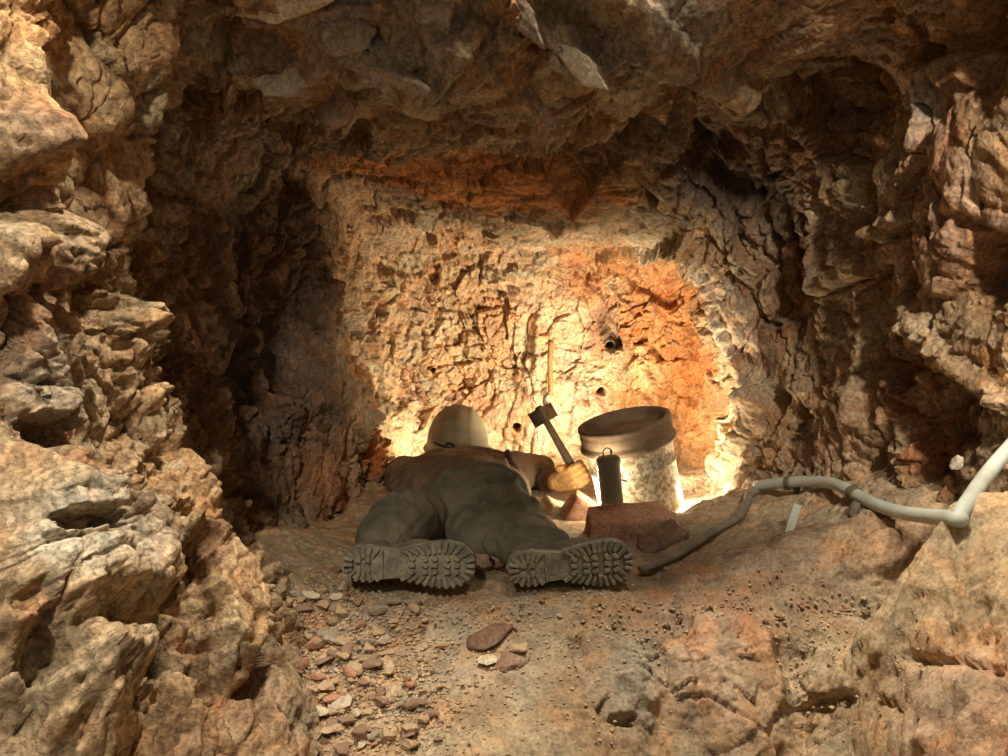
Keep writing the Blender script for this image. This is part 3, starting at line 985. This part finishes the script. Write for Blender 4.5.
def hand_geo(bm, grow=0.0):
    """right hand closed round the handle: palm, four fingers, thumb"""
    for k in range(4):
        o = (k - 1.5) * .0205
        rad = [.0112, .0118, .0112, .0098][k] + grow
        L = [.92, 1.0, 1.0, .85][k]
        base = GR + axis * (-o)
        k0 = base - side * .012 * L + toc * .027
        k1 = base + side * .026 * L + toc * .021
        k2 = base + side * .032 * L - toc * .016
        k3 = base + side * .006 - toc * .028
        chain(bm, [(k0, rad * 1.12), (k1, rad * 1.02), (k2, rad * .95), (k3, rad * .86)])
        capsule(bm, wr + axis * (-o * .6) + toc * .006, k0, rad * 1.4, rad * 1.15)
    t0 = wr.lerp(GR, .4) + axis * .012
    t1 = GR + axis * .040 - side * .020 + toc * .012
    t2 = GR + axis * .052 - side * .044 + toc * .010
    chain(bm, [(t0, .016 + grow), (t1, .0125 + grow), (t2, .010 + grow)])


# body: one continuous skin inside the clothes, with face, ears and both hands
bm = bmesh.new()
chain(bm, [(LA, .038), ((-.26, 2.34, .07), .050), ((-.20, 2.46, .04), .055), (LH, .06)]); chain(bm, [(RA, .038), (RK, .046), (RH, .07)])
chain(bm, [(LA, .04), ((-.33, 2.02, .085), .032), ((-.12, 2.005, .085), .024)])
chain(bm, [(RA, .04), ((.08, 2.02, .075), .030), ((.22, 2.01, .080), .022)])
ellipsoid(bm, PEL, (.15, .13, .095)); ellipsoid(bm, BEL, (.14, .14, .085)); ellipsoid(bm, CH, (.175, .15, .09))
chain(bm, [(LS, .055), (LE, .042), (LW, .03)]); chain(bm, [(RS, .055), (RE, .042), (RW, .028)])
chain(bm, [(CH, .07), (NK, .055), (HD, .055)])
ellipsoid(bm, HD, (.074, .092, .10)); ellipsoid(bm, (HD[0], HD[1] + .035, HD[2] - .055), (.05, .055, .045))
ellipsoid(bm, (HD[0], HD[1] + .095, HD[2] - .02), (.013, .018, .024))
for s in (-1, 1):
    ellipsoid(bm, (HD[0] + s * .076, HD[1] - .005, HD[2] - .015), (.010, .018, .03))
    ellipsoid(bm, (HD[0] + s * .03, HD[1] + .083, HD[2] + .005), (.014, .010, .009))
ellipsoid(bm, (HD[0], HD[1] + .088, HD[2] - .055), (.024, .010, .007))
hand_geo(bm, 0)
lw = Vector(LW)
for k in range(4):
    d = Vector((1, .25 + (k - 1.5) * .16, 0)).normalized()
    chain(bm, [(lw, .017), (lw + d * .085 + Vector((0, 0, -.008)), .0105), (lw + d * (.125 + .012 * (k in (1, 2))) + Vector((0, 0, -.022)), .0095), (lw + d * (.15 + .012 * (k in (1, 2))) + Vector((0, 0, -.032)), .008)])
chain(bm, [(lw, .016), (lw + Vector((.045, -.04, 0)), .012), (lw + Vector((.085, -.062, -.01)), .0095)])
kid(fuse('body', bm, .0055, M_SKIN, smooth=3))

# trousers
bm = bmesh.new()
chain(bm, [((-.30, 2.045, .10), .060), ((-.272, 2.15, .115), .082), ((-.268, 2.25, .102), .086), ((-.262, 2.34, .085), .082), ((-.20, 2.46, .04), .078), (LH, .10)])
chain(bm, [((.075, 2.03, .072), .056), ((.105, 2.14, .060), .060), (RK, .064), ((.025, 2.43, .048), .092), (RH, .115)])
ellipsoid(bm, (-.05, 2.42, .03), (.13, .16, .10))
ellipsoid(bm, PEL, (.185, .20, .135)); ellipsoid(bm, BEL, (.17, .17, .11))
# baggy cuff of the right leg
ellipsoid(bm, (.06, 2.045, .095), (.12, .05, .055), Euler((0, .12, 0)))


def cloth(sc, a, seed, stretch=(1, 1, 1), folds=()):
    def g(co, no):
        h = f0(co, no)
        for pts, r, dp in folds:
            d = seg_dist(co, [np.array(p, float) for p in pts])
            h = h + dp * np.exp(-(d / r) ** 2) - dp * .45 * np.exp(-((d - 2.0 * r) / r) ** 2)
        return h

    def f0(co, no):
        q = co * np.array(stretch)
        q = q + .02 * np.stack([perlin(q, 9, 3.), perlin(q, 9, 23.), perlin(q, 9, 43.)], 1)
        n1 = perlin(q, sc, seed)
        n2 = perlin(q, sc * 2.1, seed + 8)
        return a * (1 - 3.2 * np.abs(n1)) * .6 + a * .4 * (1 - 3 * np.abs(n2)) + a * .8 * perlin(co, 5, seed)
    return g


kid(fuse('trousers', bm, .0065, M_TROU, smooth=5, disp=cloth(9, .011, 4., (1, .5, 1), [
    ([(-.262, 2.06, .185), (-.268, 2.16, .20), (-.27, 2.26, .19)], .008, -.012), ([(-.23, 2.05, .15), (-.20, 2.11, .17)], .007, -.011),
    ([(-.34, 2.06, .14), (-.31, 2.10, .17)], .007, -.009), ([(.03, 2.07, .115), (.10, 2.09, .12), (.16, 2.12, .11)], .008, -.010),
    ([(.02, 2.2, .11), (.10, 2.3, .10)], .010, -.010), ([(-.16, 2.36, .13), (-.10, 2.42, .17), (.02, 2.5, .17)], .010, -.012),
    ([(-.13, 2.30, .08), (-.02, 2.36, .13), (.08, 2.42, .12)], .010, -.012), ([(-.12, 2.6, .20), (.0, 2.56, .18), (.08, 2.5, .12)], .012, .012),
    ([(-.16, 2.40, .03), (-.165, 2.44, .10), (-.16, 2.5, .17)], .014, -.022)])))

# jacket
bm = bmesh.new()
ellipsoid(bm, (-.125, 2.73, .065), (.19, .11, .12)); ellipsoid(bm, BEL, (.215, .17, .125)); ellipsoid(bm, (-.16, 2.96, .045), (.25, .17, .115)); ellipsoid(bm, CH, (.26, .16, .112))
chain(bm, [((-.30, 3.10, .03), .085), (LS, .086), (LE, .066), ((-.26, 3.44, -.01), .045)])
chain(bm, [((-.02, 3.12, .045), .085), (RS, .080), ((.10, 3.20, .045), .068), (RE, .064), ((.172, 3.09, .042), .047)])
# stand up collar
for k in range(12):
    a = 2 * math.pi * k / 12
    ellipsoid(bm, (-.182 + .080 * math.cos(a), 3.255 + .045 * math.sin(a), .072 + .02 * math.sin(a)), (.026, .022, .040), seg=12)
kid(fuse('jacket', bm, .0065, M_JACK, smooth=5, disp=cloth(8, .010, 14., (.6, 1.1, 1), [
    ([(-.40, 3.0, .08), (-.30, 3.02, .15), (-.16, 3.04, .165), (-.02, 3.0, .16)], .012, .013), ([(-.38, 2.9, .06), (-.28, 2.92, .14), (-.14, 2.93, .17)], .012, .011),
    ([(-.02, 3.10, .15), (.02, 3.0, .14), (.03, 2.88, .11)], .012, -.015), ([(-.34, 2.80, .06), (-.25, 2.78, .15), (-.12, 2.76, .18), (.0, 2.76, .15)], .012, .012),
    ([(-.36, 3.10, .12), (-.25, 3.12, .15), (-.12, 3.13, .16), (.02, 3.12, .15)], .010, -.012), ([(.06, 3.14, .12), (.10, 3.18, .11), (.13, 3.22, .10)], .009, -.010)])))
# knitted cuff at the right wrist
bm = bmesh.new(); tube(bm, [Vector((.165, 3.10, .042)), Vector((.180, 3.055, .044)), Vector((.190, 3.025, .046))], [.043, .040, .036])
kid(bm_obj('jacket_cuff', bm, simple_mat('dark_red_cuff_knit', (.16, .06, .035), .95, bump=.5, bscale=120)))['label'] = 'dark red brown cuff'
# strap over the right shoulder
bm = bmesh.new(); tube(bm, [(.0 + .01, 3.20, .120), (.015, 3.12, .138), (.02, 3.02, .135), (.03, 2.93, .105)], .010)
kid(bm_obj('shoulder_strap', bm, M_STRAP))
# glove
bm = bmesh.new(); hand_geo(bm, .0028); capsule(bm, wr - (GR - wr) * .05, wr.lerp(GR, .3), .030, .026)
kid(fuse('glove', bm, .0022, M_GLOV, smooth=2, disp=lambda co, no: .0016 * perlin(co, 60, 3.) + .0012 * perlin(co, 140, 5.)))
# hair under the back of the helmet
bm = bmesh.new(); ellipsoid(bm, (HD[0], HD[1] - .02, HD[2] + .004), (.079, .086, .096))
kid(bm_obj('hair', bm, M_HAIR))


def helmet():
    bm = bmesh.new()
    seg, rings = 64, 24
    a, b, c = .123, .148, .165
    R = []
    for j in range(rings + 1):
        t = math.pi / 2 * j / rings
        ring = []
        for i in range(seg):
            p = 2 * math.pi * i / seg
            x, y, z = a * math.cos(p) * math.cos(t) ** .85, b * math.sin(p) * math.cos(t) ** .85, c * math.sin(t)
            ridge = math.exp(-(x / .020) ** 2) * .003 + math.exp(-((abs(x) - .052) / .010) ** 2) * .003
            n = Vector((x / a, y / b, z / c)).normalized()
            ring.append(bm.verts.new(Vector((x, y, z)) + n * ridge))
        R.append(ring)
    for j in range(rings):
        for i in range(seg):
            k = (i + 1) % seg
            if j == rings - 1:
                continue
            bm.faces.new((R[j][i], R[j][k], R[j + 1][k], R[j + 1][i]))
    for v in R[-1]:
        bm.verts.remove(v)
    bm.faces.new(R[rings - 1])
    # rolled rim
    prev = R[0]
    for (dr, dzz) in ((.010, -.003), (.014, -.008), (.012, -.012), (-.004, -.010)):
        new = []
        for i in range(seg):
            p = 2 * math.pi * i / seg
            peak = .03 * max(0, math.sin(p)) ** 3
            new.append(bm.verts.new(((a + dr) * math.cos(p), (b + dr + peak) * math.sin(p), dzz - peak * .2)))
        for i in range(seg):
            k = (i + 1) % seg
            bm.faces.new((prev[i], new[i], new[k], prev[k]))
        prev = new
    return bm


hm = bm_obj('helmet', helmet(), M_HELM)
hm.location = (-.186, 3.36, .118); hm.rotation_euler = (.10, .03, .05)
kid(hm); hm['label'] = 'dusty tan hard hat'
sd = hm.modifiers.new('solid', 'SOLIDIFY'); sd.thickness = .003; sd.offset = -1
# cable clip at the back of the helmet
bm = bmesh.new()
A_ = [Vector((.016 * math.cos(t), -.158 - .004 * math.sin(2 * t), .045 + .011 * math.sin(t))) for t in [2 * math.pi * k / 16 for k in range(17)]]
tube(bm, [p + Vector((-.03, 0, 0)) for p in A_], .0032, seg=8, sub=2)
cl = bm_obj('cable_clip', bm, M_STRAP); cl.parent = hm
bm = bmesh.new(); tube(bm, [(-.09, -.115, .045), (-.06, -.140, .040), (-.03, -.155, .036), (.01, -.158, .030), (.06, -.146, .026), (.10, -.10, .02)], .004, seg=8)
cl = bm_obj('helmet_strap', bm, M_STRAP); cl.parent = hm


def sole_half(t):
    """half width of the sole at t in 0..1 from heel to toe"""
    xs_ = [0, .03, .10, .20, .30, .42, .55, .68, .80, .90, .97, 1.0]
    ys_ = [.0, .024, .039, .043, .038, .034, .044, .054, .056, .047, .026, .0]
    return float(np.interp(t, xs_, ys_))


def boot(loc, rot, nm_l, L=.305, flip=1):
    root = empty('boot', loc)
    root.rotation_euler = rot
    kid(root); root['label'] = nm_l
    # sole: outline in x/z, faces -y
    bm = bmesh.new()
    n = 40
    ts = [(1 - math.cos(math.pi * k / n)) / 2 for k in range(n + 1)]
    out = [(L * (t - .5), sole_half(t)) for t in ts] + [(L * (t - .5), -sole_half(t)) for t in ts[::-1][1:-1]]
    lay = []
    for (y, g) in ((0.0, .0), (-.006, -.003), (-.016, -.003)):
        lay.append([bm.verts.new((x * (1 + g / (L / 2)), y, z * (1 + g / .06))) for x, z in out])
    bm.faces.new(lay[0]); bm.faces.new(lay[-1][::-1])
    for A, B in zip(lay[:-1], lay[1:]):
        for i in range(len(out)):
            j = (i + 1) % len(out)
            bm.faces.new((A[i], A[j], B[j], B[i]))
    # lugs round the edge, radiating like cleats
    for sgn in (1, -1):
        for k in range(17):
            t = .055 + .89 * k / 16
            if .29 < t < .40:
                continue
            h = sole_half(t)
            if h < .012: continue
            tc_ = .17 if t < .33 else .72
            ang = math.atan2(sgn * h, (t - tc_) * L * .8)
            dirv = Vector((math.cos(ang), 0, math.sin(ang)))
            c = Vector((L * (t - .5), -.0185, sgn * h)) - dirv * .013
            box(bm, c, (.027, .009, .0085), Euler((0, -ang, 0)), .0012, 1)
    # toe and heel end cleats
    for (t0, d0) in ((.985, 1), (.02, -1)):
        for k in (-1, 0, 1):
            box(bm, (L * (t0 - .5) - d0 * .012, -.021, k * .014), (.022, .012, .008), Euler((0, k * d0 * -.3, 0)), .0012, 1)
    # inner lugs
    for i in range(5):
        for j in (-1, 0, 1):
            x = L * (.52 + i * .082 - .5)
            box(bm, (x + (i % 2) * .004, -.020, j * .0165), (.015, .010, .010), Euler((0, .6 * j + .4 * (i % 2), 0)), .0012, 1)
    for i in range(2):
        for j in (-.5, .5):
            box(bm, (L * (.13 + i * .07 - .5), -.020, j * .022), (.013, .010, .013), Euler((0, .5 * j, 0)), .0012, 1)
    box(bm, (L * (.305 - .5), -.017, 0), (.004, .014, .07), None, .001, 1)
    s = bm_obj('sole', bm, M_SOLE, root, smooth=False); s['label'] = 'cleated rubber sole caked with dust'
    # upper
    bm = bmesh.new()
    ellipsoid(bm, (L * .26, .035, 0), (.075, .038, .046))
    ellipsoid(bm, (L * .08, .045, 0), (.08, .045, .042))
    ellipsoid(bm, (-L * .30, .04, 0), (.052, .048, .040))
    chain(bm, [(Vector((-L * .25, .05, 0)), .042), (Vector((-L * .24, .13, .01)), .046), (Vector((-L * .22, .17, .015)), .048)])
    fuse('upper', bm, .005, M_BOOT, root, smooth=4, disp=lambda co, no: .002 * perlin(co, 30, 3.))
    # laces across the instep
    bm = bmesh.new()
    for k in range(4):
        y = .072 + k * .022
        x = -L * .12 - k * .008 + .02 * (3 - k) * .4
        tube(bm, [(x - .004, y - .006, -.034), (x + .014, y + .008, 0), (x - .004, y - .006, .034)], .0025, seg=6)
    bm_obj('laces', bm, M_STRAP, root)
    return root


boot((-.222, 1.95, .086), (0, .02, .03), 'left boot lying on its side, whole sole facing out', L=.318)
boot((.155, 1.955, .083), (.06, -.05, .10), 'right boot in deeper shade, sole facing out')

# ------------------------------------------------------------------ hammer
M_STEEL = simple_mat('worn_hammer_steel', (.20, .19, .16), .45, .8, col2=(.12, .09, .06), scale=40, bump=.2)
M_WOOD = simple_mat('dark_handle_wood', (.05, .03, .018), .7, col2=(.11, .07, .035), scale=20, stretch=(1, 1, .2))
ham = empty('hammer', GR, 'short handled club hammer held up in the gloved hand', 'hammer')
hx = Vector((-.38, -.85, -.42)); hx = (hx - axis * hx.dot(axis)).normalized()
hy = axis.cross(hx).normalized()
RM = Matrix((hx, hy, axis)).transposed()
bm = bmesh.new()
bmesh.ops.create_cube(bm, size=1, matrix=Matrix.Diagonal((.095, .056, .056, 1)))
es = [e for e in bm.edges if abs((e.verts[0].co - e.verts[1].co).normalized().x) < .1]
bmesh.ops.bevel(bm, geom=es, offset=.006, segments=2, affect='EDGES')
bmesh.ops.transform(bm, matrix=Matrix.Translation(HT - GR) @ RM.to_4x4(), verts=bm.verts)
bm_obj('head', bm, M_STEEL, ham, smooth=False)
bm = bmesh.new()
L = (HT - HB).length + .035
prof = [(0, -.01), (.012, -.008), (.0155, .01), (.014, .05), (.011, L * .6), (.010, L * .9), (.010, L), (0, L)]
q = axis.to_track_quat('Z', 'Y')
lathe(bm, prof, 18, lambda v: (HB - GR) + q @ Vector((v.x, v.y * 1.25, v.z)))
bm_obj('handle', bm, M_WOOD, ham)

# thin strip hanging on the working face above the hammer
bm = bmesh.new()
tube(bm, [V3(551, 340, 3.66), V3(550, 365, 3.665), V3(551, 388, 3.66), V3(549, 394, 3.65)], .012, seg=8)
wire = bm_obj('root_strand', bm, simple_mat('ochre_strand', (.26, .13, .04), .9, bump=.5))
tag(wire, 'thin ochre brown strand hanging down the bright rock face above the hammer', 'strand')
bm = bmesh.new()
tube(bm, [V3(550, 392, 3.65), V3(545, 397, 3.64), V3(544, 403, 3.64), V3(548, 408, 3.64), V3(550, 413, 3.64)], .006, seg=8)
tp = bm_obj('tip', bm, M_STRAP, wire); tp['label'] = 'black bent lower end'

# ------------------------------------------------------------------ bucket
M_PAIL = simple_mat('mud_spattered_pail', (.46, .42, .30), .55, .0, col2=(.20, .14, .08), scale=60, lo=.45, hi=.57, bump=.25, detail=9)
M_LID = simple_mat('muddy_lid', (.17, .11, .06), .75, .0, col2=(.28, .19, .11), scale=14, bump=.3)
BX = Vector((.462, 2.79, 0)); BX.z = fl(BX.x, BX.y) + .006
bk = empty('bucket', BX, 'mud spattered bucket with a dished lid, tilted beside the lamp', 'bucket')
bk.rotation_euler = (math.radians(5), math.radians(-13), 0)
bm = bmesh.new()
lathe(bm, [(0, .004), (.128, .004), (.133, 0), (.138, .004), (.139, .02), (.1395, .10), (.141, .155), (.1435, .158), (.1435, .163), (.141, .166), (.1425, .225), (.150, .228), (.153, .236), (.152, .246), (.147, .250), (.143, .252), (.14, .262), (0, .262)], 72)
bm_obj('pail', bm, M_PAIL, bk)
bm = bmesh.new()
lathe(bm, [(.144, .226), (.157, .230), (.160, .238), (.158, .247), (.149, .252), (.152, .258), (.153, .286), (.150, .296), (.155, .302), (.154, .311), (.146, .314), (.137, .311), (.133, .300), (.130, .282), (.118, .276), (.09, .279), (.055, .277), (.05, .283), (.0, .283)], 72)
bm_obj('lid', bm, M_LID, bk)
bm = bmesh.new()
ca = math.radians(-120)
cx_, cy_ = .150 * math.cos(ca), .150 * math.sin(ca)
box(bm, (cx_, cy_, .222), (.045, .010, .018), Euler((0, 0, ca + math.pi / 2)), .002)
bm_obj('handle_bracket', bm, M_STRAP, bk)
bm = bmesh.new()
tube(bm, [(cx_, cy_ - .008, .262), (cx_ - .002, cy_ - .010, .228), (cx_ + .006, cy_ - .012, .19), (cx_ + .012, cy_ - .013, .165), (cx_ + .028, cy_ - .004, .150)], .0022, seg=8)
bm_obj('wire_handle', bm, M_STRAP, bk)

# ------------------------------------------------------------------ work lamp: an upright tube light turned to the face
M_LAMPB = simple_mat('grey_green_lamp_casing', (.25, .25, .19), .5, .2, col2=(.33, .30, .22), scale=20)
M_LED, nt, b = new_mat('lit_lamp_panel')
b.inputs['Base Color'].default_value = (1, .95, .85, 1)
b.inputs['Emission Color'].default_value = (1.0, .86, .62, 1)
b.inputs['Emission Strength'].default_value = 30
LP = V3(613, 512, 2.54)
lp = empty('work_lamp', LP, 'upright cylindrical work lamp glowing in front of the bucket', 'lamp')
lp.rotation_euler = (0, math.radians(-6), 0)
bm = bmesh.new(); lathe(bm, [(0, -.02), (.034, -.02), (.037, -.012), (.037, 0), (.0345, .003), (.0345, .150), (.036, .153), (.036, .165), (.030, .172), (0, .173)], 40)
bm_obj('casing', bm, M_LAMPB, lp)
bm = bmesh.new(); box(bm, (-.012, .034, .08), (.040, .012, .120), Euler((0, 0, .35)), .003)
bm_obj('light_panel', bm, M_LED, lp, smooth=False)
bm = bmesh.new(); tube(bm, [(-.012, 0, .17), (-.012, 0, .19), (0, 0, .198), (.012, 0, .19), (.012, 0, .17)], .002, seg=8)
bm_obj('hook', bm, M_STRAP, lp)
lamp('niche_light', 'POINT', (.300, 2.76, .055), 1.7, (1.0, .90, .68), .02)
lamp('niche_light', 'POINT', (.615, 2.78, .06), 2.6, (1.0, .90, .68), .02)
# second work light set down behind the bucket
lamp('niche_light', 'SPOT', (.40, 3.30, .12), 23, (1.0, .89, .66), .03, target=(-.05, 4.0, .62), spot=150, blend=1.0)
lamp('niche_light', 'SPOT', (.50, 3.08, .12), 20, (1.0, .88, .64), .03, target=(.95, 3.25, .45), spot=150, blend=0.9)
lamp('niche_light', 'POINT', (-.30, 3.42, .10), 3.0, (1.0, .88, .64), .03)  # stands in for the miner's headlamp, unseen and without a fitting



def run_on_rock(pix, off, relax=2):
    """path lying against the rock"""
    ys_ = np.array([vis_y(*q) for q in pix])
    for _ in range(relax):
        sm = ys_.copy(); sm[1:-1] = (ys_[:-2] + ys_[1:-1] + ys_[2:]) / 3
        ys_ = np.minimum(sm, ys_ + .01)
    print('path depth', np.round(ys_, 2))
    return [V3(px, py, Y - off) for (px, py), Y in zip(pix, ys_)]


# ------------------------------------------------------------------ conduit along the right wall
M_PVC = simple_mat('dusty_white_plastic', (.46, .50, .44), .6, col2=(.36, .34, .26), scale=9, lo=.45, hi=.75, bump=.1)
M_MUD = simple_mat('mud_coated_hose', (.24, .20, .15), .9, col2=(.16, .13, .09), scale=20, bump=.4)
M_CLAMP = simple_mat('dark_clamp_band', (.14, .12, .075), .8)
pts = run_on_rock([(1060, 395), (1008, 450), (985, 477), (968, 502), (958, 517)], .0)
pipe = empty('conduit', pts[2], 'dusty white plastic conduit running along the right wall to the niche', 'pipe')


def pk(o):
    o.parent = pipe; o.matrix_parent_inverse = Matrix.Translation(-Vector(pipe.location)); return o


bm = bmesh.new(); tube(bm, pts, .0150, seg=20); pk(bm_obj('pipe_length', bm, M_PVC))
p2 = run_on_rock([(960, 519), (925, 516), (895, 511), (868, 501), (842, 487), (822, 482), (790, 482), (756, 486)], .012)
bm = bmesh.new(); tube(bm, p2, .0158, seg=20); pk(bm_obj('pipe_length', bm, M_PVC))
for k, (a, b_) in enumerate([(p2[6].lerp(p2[5], .08), p2[6].lerp(p2[7], .06)), (p2[3].lerp(p2[4], .40), p2[3].lerp(p2[4], .62))]):
    bm = bmesh.new(); tube(bm, [a, (a + b_) / 2, b_], .0190, seg=20); pk(bm_obj('clamp_band', bm, M_CLAMP))
bm = bmesh.new(); Yb = p2[6].y + .012; tube(bm, [V3(797, 486, Yb), V3(796, 493, Yb), V3(795, 502, Yb + .01)], .009, seg=10); pk(bm_obj('bracket', bm, M_CLAMP))
bm = bmesh.new(); Yb = p2[3].y + .012; tube(bm, [V3(857, 502, Yb), V3(855, 508, Yb), V3(852, 516, Yb)], [.010, .014, .012], seg=12); pk(bm_obj('bracket', bm, M_CLAMP))
bm = bmesh.new()
tube(bm, [p2[7] + Vector((.006, 0, -.006))] + run_on_rock([(750, 494), (747, 502), (743, 511), (734, 520), (714, 531), (690, 547), (665, 560), (640, 570)], .004), [.015, .013, .012, .012, .011, .011, .011, .011, .010], seg=14)
hs = bm_obj('hose', bm, M_MUD)
tag(hs, 'mud coated hose leading from the conduit\'s end down to the niche floor', 'hose')
bm = bmesh.new(); box(bm, (0, 0, 0), (.022, .006, .095), None, .002)
st = bm_obj('plastic_strip', bm, M_PVC, smooth=False); st.location = V3(792, 522, vis_y(792, 522) - .012); st.rotation_euler = (-.3, .45, .1)
tag(st, 'short pale strip leaning on the dirt below the conduit', 'strip')
